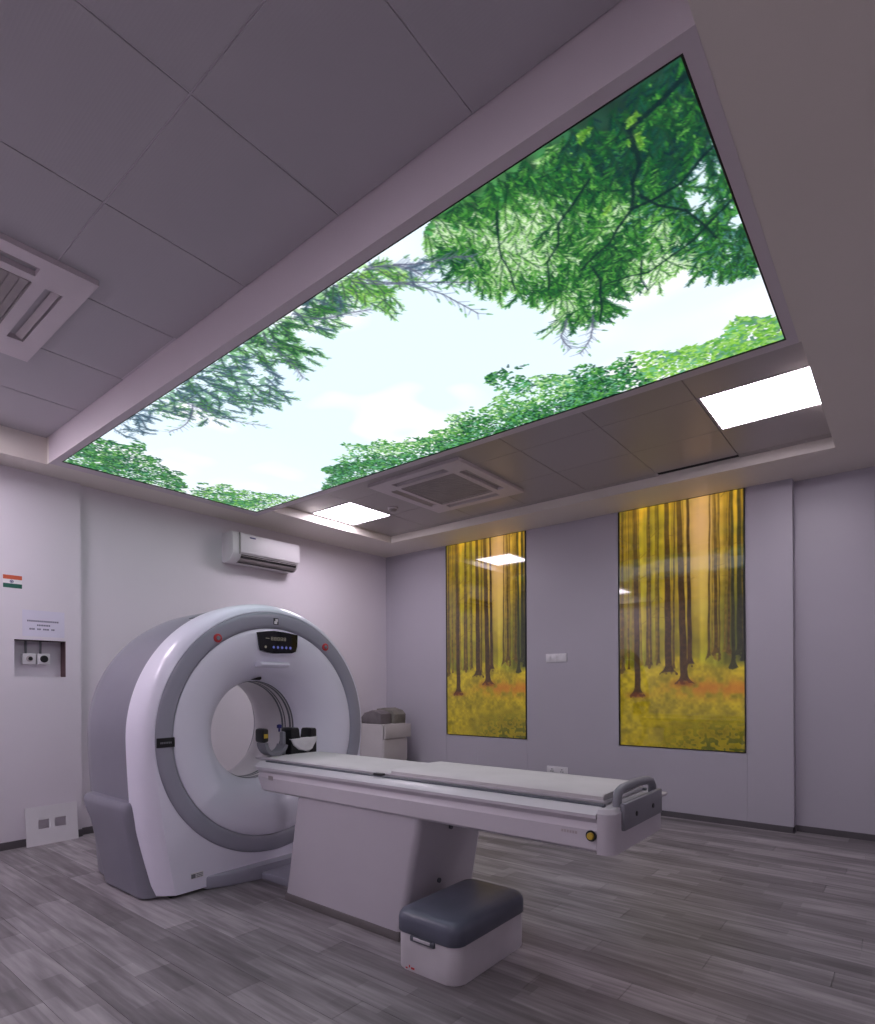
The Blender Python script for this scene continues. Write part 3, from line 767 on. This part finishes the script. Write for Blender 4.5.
loft('front_ring', [(1.92, circ(0.757)), (1.966, circ(0.757)), (1.975, circ(0.750)), (1.979, circ(0.735)), (1.976, circ(0.680)), (1.970, circ(0.662)), (1.955, circ(0.655)), (1.92, circ(0.655))], 'ggrey', gt, 60, True)
prof = [(1.93, 0.655), (1.962, 0.654), (1.968, 0.640), (1.966, 0.60), (1.958, 0.55), (1.942, 0.50), (1.915, 0.45), (1.88, 0.405), (1.84, 0.365), (1.80, 0.338), (1.765, 0.324), (1.73, 0.32)]
loft('front_dish', [(x, circ(r)) for x, r in prof], 'gwhite', gt, 60)
bore = loft('bore_liner', [(x, circ(r)) for x, r in ((1.73, 0.32), (1.40, 0.32), (1.34, 0.326), (1.28, 0.34), (1.20, 0.37), (1.15, 0.41))], 'gbore', gt, 60)
for x, w_ in ((1.618, 0.010), (1.650, 0.006), (1.706, 0.010), (1.738, 0.006)):
    loft('bore_seam', [(x - w_, circ(0.3215)), (x - w_, circ(0.3185)), (x + w_, circ(0.3185)), (x + w_, circ(0.3215))], 'slotgrey', bore, 30, True)
loft('rear_cover', [(1.745, dshape(0.800, 0.75, ZB)), (1.60, dshape(0.802, 0.75, ZB)), (1.40, dshape(0.801, 0.75, ZB)), (1.22, dshape(0.797, 0.74, ZB)), (1.12, dshape(0.782, 0.72, ZB)), (1.07, dshape(0.755, 0.70, ZB)), (1.05, dshape(0.71, 0.66, ZB)), (1.05, circ(0.46)), (1.15, circ(0.41))], 'ggrey2', gt, 50)
# lower rear cover: bulges out with a shelf-like top and tapers to the floor
bm = bmesh.new()
def quad_ring(z, x0, x1, hw, r=0.07):
    return [bm.verts.new((p[0], p[1], z)) for p in rrect(x0, x1, YC - hw, YC + hw, r, 5)]
rr = [quad_ring(0.012, 1.335, 1.888, 0.786), quad_ring(0.20, 1.275, 1.845, 0.804), quad_ring(0.38, 1.205, 1.805, 0.819), quad_ring(0.42, 1.175, 1.80, 0.826), quad_ring(0.48, 1.145, 1.79, 0.834), quad_ring(0.51, 1.145, 1.785, 0.832), quad_ring(0.528, 1.16, 1.78, 0.82), quad_ring(0.535, 1.20, 1.77, 0.79)]
for A, B in zip(rr, rr[1:]):
    n = len(A)
    for k in range(n): bm.faces.new((A[k], A[(k + 1) % n], B[(k + 1) % n], B[k]))
bm.faces.new(rr[0][::-1]); bm.faces.new(rr[-1])
finish('lower_rear_cover', bm, 'ggrey2', gt, True, 40)
bm = bmesh.new(); bx(bm, 1.36, 1.93, YC - 0.66, YC + 0.66, 0.0, 0.02); finish('floor_plinth', bm, 'dark', gt)
# vent slot across the top of the rear cover
bm = bmesh.new()
vs = []
for k in range(13):
    t = math.radians(98 + k * 1.6)
    vs.append([bm.verts.new((x, YC + R * math.cos(t), ZC + R * math.sin(t))) for x, R in ((1.60, 0.806), (1.725, 0.806), (1.725, 0.79), (1.60, 0.79))])
for A, B in zip(vs, vs[1:]):
    for k in range(4): bm.faces.new((A[k], A[(k + 1) % 4], B[(k + 1) % 4], B[k]))
bm.faces.new(vs[0]); bm.faces.new(vs[-1][::-1])
finish('top_vent', bm, 'slotgrey', gt)
# kick plate along the foot of the gantry and the plate that ties it to the couch
pts = [(1.93, -3.535), (1.955, -3.545), (1.975, -3.53), (2.02, -3.42), (2.045, -3.25), (2.05, -3.07), (2.045, -2.89), (2.02, -2.72), (1.975, -2.61), (1.93, -2.60)]
prism('kick_plate', pts, 'z', 0.0, 0.078, 'ggrey', gt, bev=0.012)
# control display above the opening
y0, y1, z0, z1 = -3.196, -2.885, 1.388, 1.528
scr = prism('control_display', [(y0, z1 - 0.014), (-3.12, z1 - 0.003), (YC, z1 + 0.002), (-2.98, z1 - 0.003), (y1, z1 - 0.014), (y1 - 0.004, z0 + 0.05), (y1 - 0.016, z0 + 0.014), (y1 - 0.05, z0 + 0.003), (YC, z0 - 0.004), (y0 + 0.07, z0 + 0.003), (y0 + 0.035, z0 + 0.014), (y0 + 0.018, z0 + 0.05)], 'x', 1.945, 1.976, 'screen', gt, bev=0.003)
for k in range(5):
    a = -3.095 + k * 0.024
    bm = bmesh.new(); hh = 0.018; th = 0.003
    for r in ((a, a + 0.017, 1.487, 1.487 + th), (a, a + 0.017, 1.478, 1.478 + th), (a, a + 0.017, 1.469, 1.469 + th), (a, a + th, 1.469, 1.49), (a + 0.014, a + 0.017, 1.469, 1.49)):
        bx(bm, 1.9755, 1.9768, *r)
    finish('digit', bm, 'glyph', scr)
bm = bmesh.new(); bx(bm, 1.9755, 1.9768, -3.135, -3.108, 1.478, 1.482); finish('sign_mark', bm, 'glyph', scr)
for k in range(6):
    a = (-3.135, -3.075, -3.043, -3.011, -2.979, -2.947)[k]
    bm = bmesh.new()
    pts = [(a + 0.009 * math.cos(q), 1.425 + 0.009 * math.sin(q)) for q in [2 * math.pi * i / 8 for i in range(8)]]
    bm.free()
    prism('display_key', pts, 'x', 1.9755, 1.9768, 'glyphblue' if k else 'glyph', scr)
# small ledge with a microphone opening below the display
prism('ledge', [(1.90, 1.296), (1.955, 1.300), (1.972, 1.312), (1.972, 1.322), (1.955, 1.332), (1.90, 1.334)], 'y', -3.165, -2.945, 'gwhite', gt, bev=0.006)
prism('laser_window', [(-3.125, 1.218), (-3.085, 1.236), (-3.060, 1.240), (-3.058, 1.224), (-3.070, 1.217)], 'x', 1.79, 1.818, 'black', gt, bev=0.002)
for yy, zz in ((-3.464, 1.461), (-2.655, 1.445)):
    b = disc_x('stop_button', yy, zz, 0.026, 1.974, 1.984, 'red', gt, bev=0.003)
    disc_x('button_cap', yy, zz, 0.013, 1.983, 1.990, 'tgrey', b, bev=0.003)
em = box('emblem', (1.9765, 1.9795, -3.077, -3.040, 1.570, 1.612), 'black', gt, bev=0.001)
bm = bmesh.new(); bx(bm, 1.9793, 1.9803, -3.072, -3.050, 1.574, 1.592); bx(bm, 1.9793, 1.9803, -3.064, -3.045, 1.590, 1.606)
finish('emblem_mark', bm, 'flagwhite', em)
pl = box('name_plate', (1.972, 1.981, -3.824, -3.725, 0.845, 0.898), 'black', gt, bev=0.002)
bm = bmesh.new()
for k in range(7): bx(bm, 1.9808, 1.9815, -3.805 + k * 0.0092, -3.799 + k * 0.0092, 0.866, 0.876)
finish('name_lettering', bm, 'tgrey', pl)
st = box('rating_sticker', (1.9655, 1.9690, -3.63, -3.555, 0.085, 0.118), 'flagwhite', gt)
box('sticker_square', (1.9688, 1.9696, -3.628, -3.603, 0.088, 0.112), 'tgrey', st)
bm = bmesh.new()
for k in range(3): bx(bm, 1.9688, 1.9696, -3.598, -3.560, 0.090 + k * 0.009, 0.094 + k * 0.009)
finish('sticker_print', bm, 'tgrey', st)

# ------------------------------------------------------------------ patient couch
ct = empty('patient_couch', (0, 0, 0), 'long white patient couch on a slanted pedestal in front of the scanner', 'patient table')
# pedestal, a slanted block with rounded uprights
def slant(name, z0, z1, xa0, xb0, xa1, xb1, y00, y10, y01, y11, r, material):
    bm = bmesh.new()
    A = [bm.verts.new((p[0], p[1], z0)) for p in rrect(xa0, xb0, y00, y10, r, 6)]
    B = [bm.verts.new((p[0], p[1], z1)) for p in rrect(xa1, xb1, y01, y11, r, 6)]
    n = len(A)
    for k in range(n): bm.faces.new((A[k], A[(k + 1) % n], B[(k + 1) % n], B[k]))
    bm.faces.new(A[::-1]); bm.faces.new(B)
    return finish(name, bm, material, ct, True, 40)
slant('pedestal', 0.04, 0.60, 2.445, 3.315, 2.53, 3.425, -3.345, -2.795, -3.325, -2.80, 0.035, 'pedestal')
box('pedestal_plinth', (2.452, 3.305, -3.35, -2.80, 0.0, 0.042), 'plinth', ct, bev=0.004)
for z_, y_ in ((0.50, -3.10), (0.24, -3.13)):
    disc_x('bolt', y_, z_, 0.012, 3.33 + 0.19 * z_ - 0.01, 3.322 + 0.196 * z_ + 0.004, 'slotgrey', ct)
prism('floor_plate', [(2.055, -3.225), (2.46, -3.215), (2.46, -2.90), (2.055, -2.90)], 'z', 0.0, 0.045, 'ggrey', ct, bev=0.006)
# long body: profile across y, z
HWD = 0.272
def body_profile():
    n = [(-HWD + 0.012, 0.575), (-HWD, 0.587), (-HWD, 0.655), (-HWD + 0.010, 0.668), (-HWD + 0.012, 0.680), (-HWD + 0.004, 0.692), (-HWD - 0.006, 0.700), (-HWD - 0.006, 0.712), (-HWD + 0.010, 0.722), (-HWD + 0.045, 0.734)]
    return [(YC + a, z) for a, z in n] + [(YC - a, z) for a, z in n[::-1]]
bp = body_profile()
bm = bmesh.new()
S0 = [bm.verts.new((2.19 - max(0, z - 0.69) * 0.9 + max(0, 0.66 - z) * 0.6, y, z)) for y, z in bp]
S1 = [bm.verts.new((4.262, y, z)) for y, z in bp]
n = len(bp)
for k in range(n): bm.faces.new((S0[k], S1[k], S1[(k + 1) % n], S0[(k + 1) % n]))
bm.faces.new(S0[::-1]); bm.faces.new(S1)
finish('couch_body', bm, 'twhite', ct, True, 30)
bm = bmesh.new()
A = [bm.verts.new((p[0], p[1], 0.572)) for p in rrect(4.15, 4.322, YC - HWD, YC + HWD, 0.045, 6)]
B = [bm.verts.new((p[0], p[1], 0.716)) for p in rrect(4.15, 4.322, YC - HWD, YC + HWD, 0.045, 6)]
B2 = [bm.verts.new((p[0], p[1], 0.732)) for p in rrect(4.15, 4.312, YC - HWD + 0.012, YC + HWD - 0.012, 0.045, 6)]
for P, Q in ((A, B), (B, B2)):
    for k in range(len(A)): bm.faces.new((P[k], P[(k + 1) % len(A)], Q[(k + 1) % len(A)], Q[k]))
bm.faces.new(A[::-1]); bm.faces.new(B2)
bmesh.ops.delete(bm, geom=[v for v in bm.verts if False], context='VERTS')
bmesh.ops.bisect_plane(bm, geom=bm.verts[:] + bm.edges[:] + bm.faces[:], plane_co=(4.2635, 0, 0), plane_no=(-1, 0, 0), clear_outer=True)
bmesh.ops.holes_fill(bm, edges=[e_ for e_ in bm.edges if e_.is_boundary], sides=0)
cap = finish('end_cap', bm, 'twhite', ct, True, 30)
box('cap_wing', (4.266, 4.335, YC + HWD - 0.075, YC + HWD + 0.012, 0.709, 0.722), 'twhite', ct, bev=0.004)
# rails the pad slides on, shell and pads
for sgn in (-1, 1):
    yy = YC + sgn * 0.215
    box('slide_rail', (2.20, 4.27, yy - 0.010, yy + 0.010, 0.728, 0.742), 'slotgrey', ct, bev=0.003)
shell = [(YC - 0.20, 0.742), (YC - 0.19, 0.736), (YC + 0.19, 0.736), (YC + 0.20, 0.742), (YC + 0.20, 0.750), (YC + 0.14, 0.748), (YC - 0.14, 0.748), (YC - 0.20, 0.750)]
prism('cradle', shell, 'x', 2.06, 4.26, 'twhite', ct, bev=0.002)
def padshape(hw, z0, z1):
    return [(YC - hw, z0), (YC + hw, z0), (YC + hw, z1 - 0.008), (YC + hw - 0.012, z1), (YC + hw * 0.5, z1 + 0.001), (YC, z1 + 0.002), (YC - hw * 0.5, z1 + 0.001), (YC - hw + 0.012, z1), (YC - hw, z1 - 0.008)]
prism('head_pad', padshape(0.190, 0.748, 0.758), 'x', 2.19, 3.172, 'pad', ct, bev=0.004)
prism('body_pad', padshape(0.193, 0.748, 0.772), 'x', 3.178, 4.255, 'pad', ct, bev=0.008)
box('pad_latch', (3.09, 3.15, YC - 0.226, YC - 0.20, 0.738, 0.752), 'black', ct, bev=0.004)
# handle bracket at the foot end
hb = box('handle_bracket', (4.316, 4.336, -3.262, -2.858, 0.648, 0.748), 'tgrey', ct, bev=0.006)
bm = bmesh.new()
hp = [(4.300, -3.245, 0.73), (4.300, -3.245, 0.760), (4.298, -3.232, 0.780), (4.296, -3.19, 0.789), (4.295, -3.06, 0.793), (4.296, -2.93, 0.787), (4.298, -2.888, 0.778), (4.300, -2.875, 0.758), (4.300, -2.875, 0.73)]
tube(bm, hp, 0.017, 10)
finish('handle', bm, 'tgrey', hb, True, 60)
for yy in (-3.15, -2.97): disc_x('screw', yy, 0.695, 0.009, 4.3355, 4.3385, 'black', hb)
kn = disc_y('stop_knob', 4.243, 0.636, 0.013, -3.358, -3.34, 'yellow', ct, bev=0.004)
disc_y('knob_collar', 4.243, 0.636, 0.020, -3.347, -3.3405, 'black', kn)
bm = bmesh.new()
for k in range(6): bx(bm, 4.125 + k * 0.011, 4.133 + k * 0.011, -3.3432, -3.3418, 0.634, 0.644)
bm2 = finish('couch_lettering', bm, 'louver', ct)
bm = bmesh.new()
for k in range(4): bx(bm, 2.298 + k * 0.011, 2.306 + k * 0.011, -3.3432, -3.3418, 0.644, 0.668)
finish('couch_label', bm, 'acgrille', ct)

# ------------------------------------------------------------------ head supports at the scanner end of the couch
hs = empty('head_holder', (2.13, -3.178, 0.751), 'grey curved head holder with black pad at the scanner end', 'head support')
def trough(name, yc, zc, r0, r1, a0, a1, x0, x1, material, parent, n=14):
    bm = bmesh.new(); R = []
    for k in range(n + 1):
        t = math.radians(a0 + (a1 - a0) * k / n)
        R.append([bm.verts.new((x, yc + r * math.cos(t), zc + r * math.sin(t))) for x, r in ((x0, r0), (x1, r0), (x1, r1), (x0, r1))])
    for A, B in zip(R, R[1:]):
        for k in range(4): bm.faces.new((A[k], A[(k + 1) % 4], B[(k + 1) % 4], B[k]))
    bm.faces.new(R[0]); bm.faces.new(R[-1][::-1])
    return finish(name, bm, material, parent, True, 40)
trough('trough', 0.0, 0.085, 0.085, 0.062, 180, 345, -0.065, 0.02, 'tgrey', hs)
box('side_pad', (-0.065, 0.02, -0.10, -0.055, 0.088, 0.172), 'black', hs, bev=0.014)
box('pad_label', (0.0195, 0.0215, -0.092, -0.064, 0.115, 0.140), 'yellow', hs, bev=0.0005)
box('clamp_arm', (-0.04, 0.0, 0.056, 0.084, 0.0, 0.145), 'tgrey', hs, bev=0.012)
lathe('clamp_knob', [(0.006, 0.145), (0.006, 0.165), (0.015, 0.168), (0.015, 0.186), (0.008, 0.190)], 'navy', hs, 14, (-0.02, 0.045, 0))
fh = empty('foam_cradle', (2.135, -2.985, 0.751), 'black foam head cradle lined with a white cloth', 'head cradle')
pts = [(-0.10, 0.0), (0.10, 0.0), (0.10, 0.145), (0.092, 0.156), (0.058, 0.156), (0.050, 0.145), (0.046, 0.06), (0.0, 0.025), (-0.03, 0.06), (-0.036, 0.155), (-0.044, 0.166), (-0.090, 0.166), (-0.10, 0.155)]
prism('foam_block', pts, 'x', -0.07, 0.03, 'black', fh, bev=0.008)
pts = [(-0.102, 0.098), (-0.02, 0.100), (0.102, 0.102), (0.095, 0.075), (0.055, 0.030), (0.030, 0.010), (0.0, 0.018), (-0.045, 0.028), (-0.085, 0.060)]
prism('cloth', pts, 'x', 0.0, 0.042, 'cloth', fh, bev=0.012)

# ------------------------------------------------------------------ step stool by the pedestal
fs = empty('step_stool', (3.605, -3.255, 0), 'low white step stool with padded dark blue-grey lid', 'stool')
prism('base', rrect(-0.163, 0.163, -0.262, 0.262, 0.055, 8), 'z', 0.0, 0.165, 'stool', fs, bev=0.004)
lidp = rrect(-0.170, 0.170, -0.269, 0.269, 0.060, 8)
bm = bmesh.new(); rr = []
for z, ins in ((0.152, 0.004), (0.156, 0.0), (0.205, 0.0), (0.222, 0.004), (0.234, 0.013), (0.241, 0.026), (0.245, 0.045), (0.248, 0.09)):
    rr.append([bm.verts.new((p[0], p[1], z)) for p in rrect(-0.170 + ins, 0.170 - ins, -0.269 + ins, 0.269 - ins, max(0.012, 0.060 - ins * 0.5), 8)])
for A, B in zip(rr, rr[1:]):
    for k in range(len(A)): bm.faces.new((A[k], A[(k + 1) % len(A)], B[(k + 1) % len(A)], B[k]))
bm.faces.new(rr[0][::-1]); bm.faces.new(rr[-1])
finish('lid', bm, 'lid', fs, True, 60)
box('hand_grip', (-0.075, 0.055, -0.2715, -0.25, 0.128, 0.153), 'slotgrey', fs, bev=0.006)
box('grip_lip', (-0.055, 0.035, -0.2735, -0.26, 0.136, 0.150), 'stool', fs, bev=0.004)
for k, (a, w_) in enumerate(((-0.104, 0.010), (-0.074, 0.018), (-0.086, 0.006))):
    box('scuff_mark', (a, a + w_, -0.2628, -0.2615, 0.006 + 0.004 * k, 0.012 + 0.006 * k), 'red', fs)

# ------------------------------------------------------------------ corner cabinet with foam pads
cb = empty('drawer_cabinet', (0.36, -0.41, 0), 'small white drawer cabinet in the corner behind the scanner', 'cabinet')
bm = bmesh.new(); bx(bm, -0.20, 0.165, -0.20, 0.20, 0.0, 0.735, 0.004, 1)
finish('body', bm, 'cabinet', cb, True)
for k, (a, b_) in enumerate(((0.06, 0.30), (0.31, 0.56))):
    d = box('drawer', (0.166, 0.182, -0.195, 0.195, a, b_), 'cabinet', cb, bev=0.004)
d = box('drawer', (0.190, 0.206, -0.20, 0.235, 0.575, 0.728), 'cabinet', cb, bev=0.005)
box('drawer_box', (0.10, 0.1905, -0.17, 0.17, 0.62, 0.72), 'dark', d)
pd = prism('foam_wedge', [(-0.20, 0.0), (0.15, 0.0), (0.15, 0.115), (0.10, 0.140), (0.0, 0.158), (-0.12, 0.125), (-0.20, 0.05)], 'y', -0.19, -0.02, 'foam', None, bev=0.012)
pd.location = (0.34, -0.41, 0.735); tag(pd, 'dark grey foam wedge lying on the corner cabinet, nearer the scanner', 'foam pad')
pd = prism('foam_block', [(-0.16, 0.0), (0.16, 0.0), (0.165, 0.105), (0.12, 0.150), (0.0, 0.180), (-0.12, 0.165), (-0.16, 0.12)], 'y', 0.0, 0.20, 'foam2', None, bev=0.012)
pd.location = (0.36, -0.415, 0.735); tag(pd, 'olive-grey foam block lying on the corner cabinet, nearer the back wall', 'foam pad')

# ------------------------------------------------------------------ things on the walls
fl = empty('flag_sticker', (0.04, -3.952, 1.95), 'small saffron, white and green flag sticker on the left wall', 'sticker')
for z0, z1, mm in ((0.016, 0.046, 'saffron'), (-0.015, 0.016, 'flagwhite'), (-0.046, -0.015, 'green')):
    box('stripe', (0.0, 0.0015, -0.058, 0.058, z0, z1), mm, fl)
bm = bmesh.new()
for k in range(20):
    a, b_ = 2 * math.pi * k / 20, 2 * math.pi * (k + 1) / 20
    q = [bm.verts.new((0.0019, r * math.cos(t) - 0.006, r * math.sin(t))) for r, t in ((0.009, a), (0.012, a), (0.012, b_), (0.009, b_))]
    bm.faces.new(q)
for k in range(6):
    a = math.pi * k / 6; c, s = math.cos(a) * 0.009, math.sin(a) * 0.009; nx, nz = -math.sin(a) * 0.0008, math.cos(a) * 0.0008
    bm.faces.new([bm.verts.new((0.0019, -0.006 + y_, z_)) for y_, z_ in ((c + nx, s + nz), (-c + nx, -s + nz), (-c - nx, -s - nz), (c - nx, s - nz))])
finish('wheel', bm, 'navy', fl)

nt_ = empty('paper_notice', (0.04, -3.755, 1.655), 'white paper notice taped above the socket niche', 'notice')
box('sheet', (0.0, 0.0012, -0.138, 0.138, -0.098, 0.098), 'paper', nt_)
bm = bmesh.new()
for z, ws, x0 in ((0.018, [0.012] * 16, -0.108), (-0.012, [0.010] * 8, -0.045), (-0.042, [0.012, 0.010, 0.012, 0.0, 0.012, 0.012, 0.0, 0.012, 0.012, 0.014, 0.0, 0.010, 0.012], -0.094)):
    x = x0
    for w_ in ws:
        if w_:
            bx(bm, 0.0012, 0.0016, x, x + w_ * 0.8, z - 0.006, z + 0.006)
        x += (w_ or 0.012) + 0.001
finish('printed_lines', bm, 'ink', nt_)

for yc, lab, big in ((-3.836, 'white socket with small black inlet in the wall niche, on the left', 0), (-3.741, 'white socket with large black inlet in the wall niche, on the right', 1)):
    s = empty('gas_socket', (-0.058, yc, 1.392), lab, 'socket')
    box('body', (0.0, 0.055, -0.042, 0.042, -0.042, 0.040), 'plastic', s, bev=0.006)
    disc_x('collar', 0.0, 0.0, 0.027 if big else 0.022, 0.050, 0.060, 'black' if big else 'louver', s, bev=0.002)
    disc_x('inlet', 0.004 if not big else 0.0, 0.0, 0.02 if big else 0.014, 0.058, 0.064, 'black', s)
    bm = bmesh.new(); tube(bm, [(0.012, -0.012, 0.038), (0.012, -0.012, 0.137)], 0.008, 8)
    finish('pipe', bm, 'tgrey', s, True)

lp = empty('loose_cover_plate', (0.098, -3.717, 0.0), 'loose white plate with two square cut-outs leaning on the left wall', 'cover plate')
bm = bmesh.new(); holed(bm, [-0.172, -0.092, -0.022, 0.018, 0.090, 0.172], [0.0, 0.118, 0.186, 0.284], {(1, 1), (3, 1)}, -0.008, 0.0, axis='x')
o = finish('plate', bm, 'plastic', lp)
o.rotation_euler = (0, -math.atan2(0.035, 0.284), 0)

sw = empty('switch_plate', (2.37, 0, 1.443), 'white switch plate on the back wall between the forest pictures', 'switch')
box('plate', (-0.115, 0.115, -0.010, 0.0, -0.043, 0.043), 'plastic', sw, bev=0.003)
for k in range(4): box('rocker', (-0.095 + k * 0.05, -0.055 + k * 0.05, -0.013, -0.009, -0.028, 0.028), 'plastic', sw, bev=0.002)
so = empty('power_outlet', (2.375, 0, 0.313), 'low white twin power outlet on the back wall behind the couch', 'outlet')
box('plate', (-0.115, 0.115, -0.010, 0.0, -0.040, 0.040), 'plastic', so, bev=0.003)
for k in (-0.055, 0.055):
    f = box('socket_face', (k - 0.032, k + 0.032, -0.0125, -0.009, -0.028, 0.028), 'plastic', so, bev=0.002)
    for dx, dz in ((0, 0.012), (-0.011, -0.010), (0.011, -0.010)): disc_y('pin_hole', k + dx, dz, 0.005, -0.0132, -0.0122, 'black', f, 10)
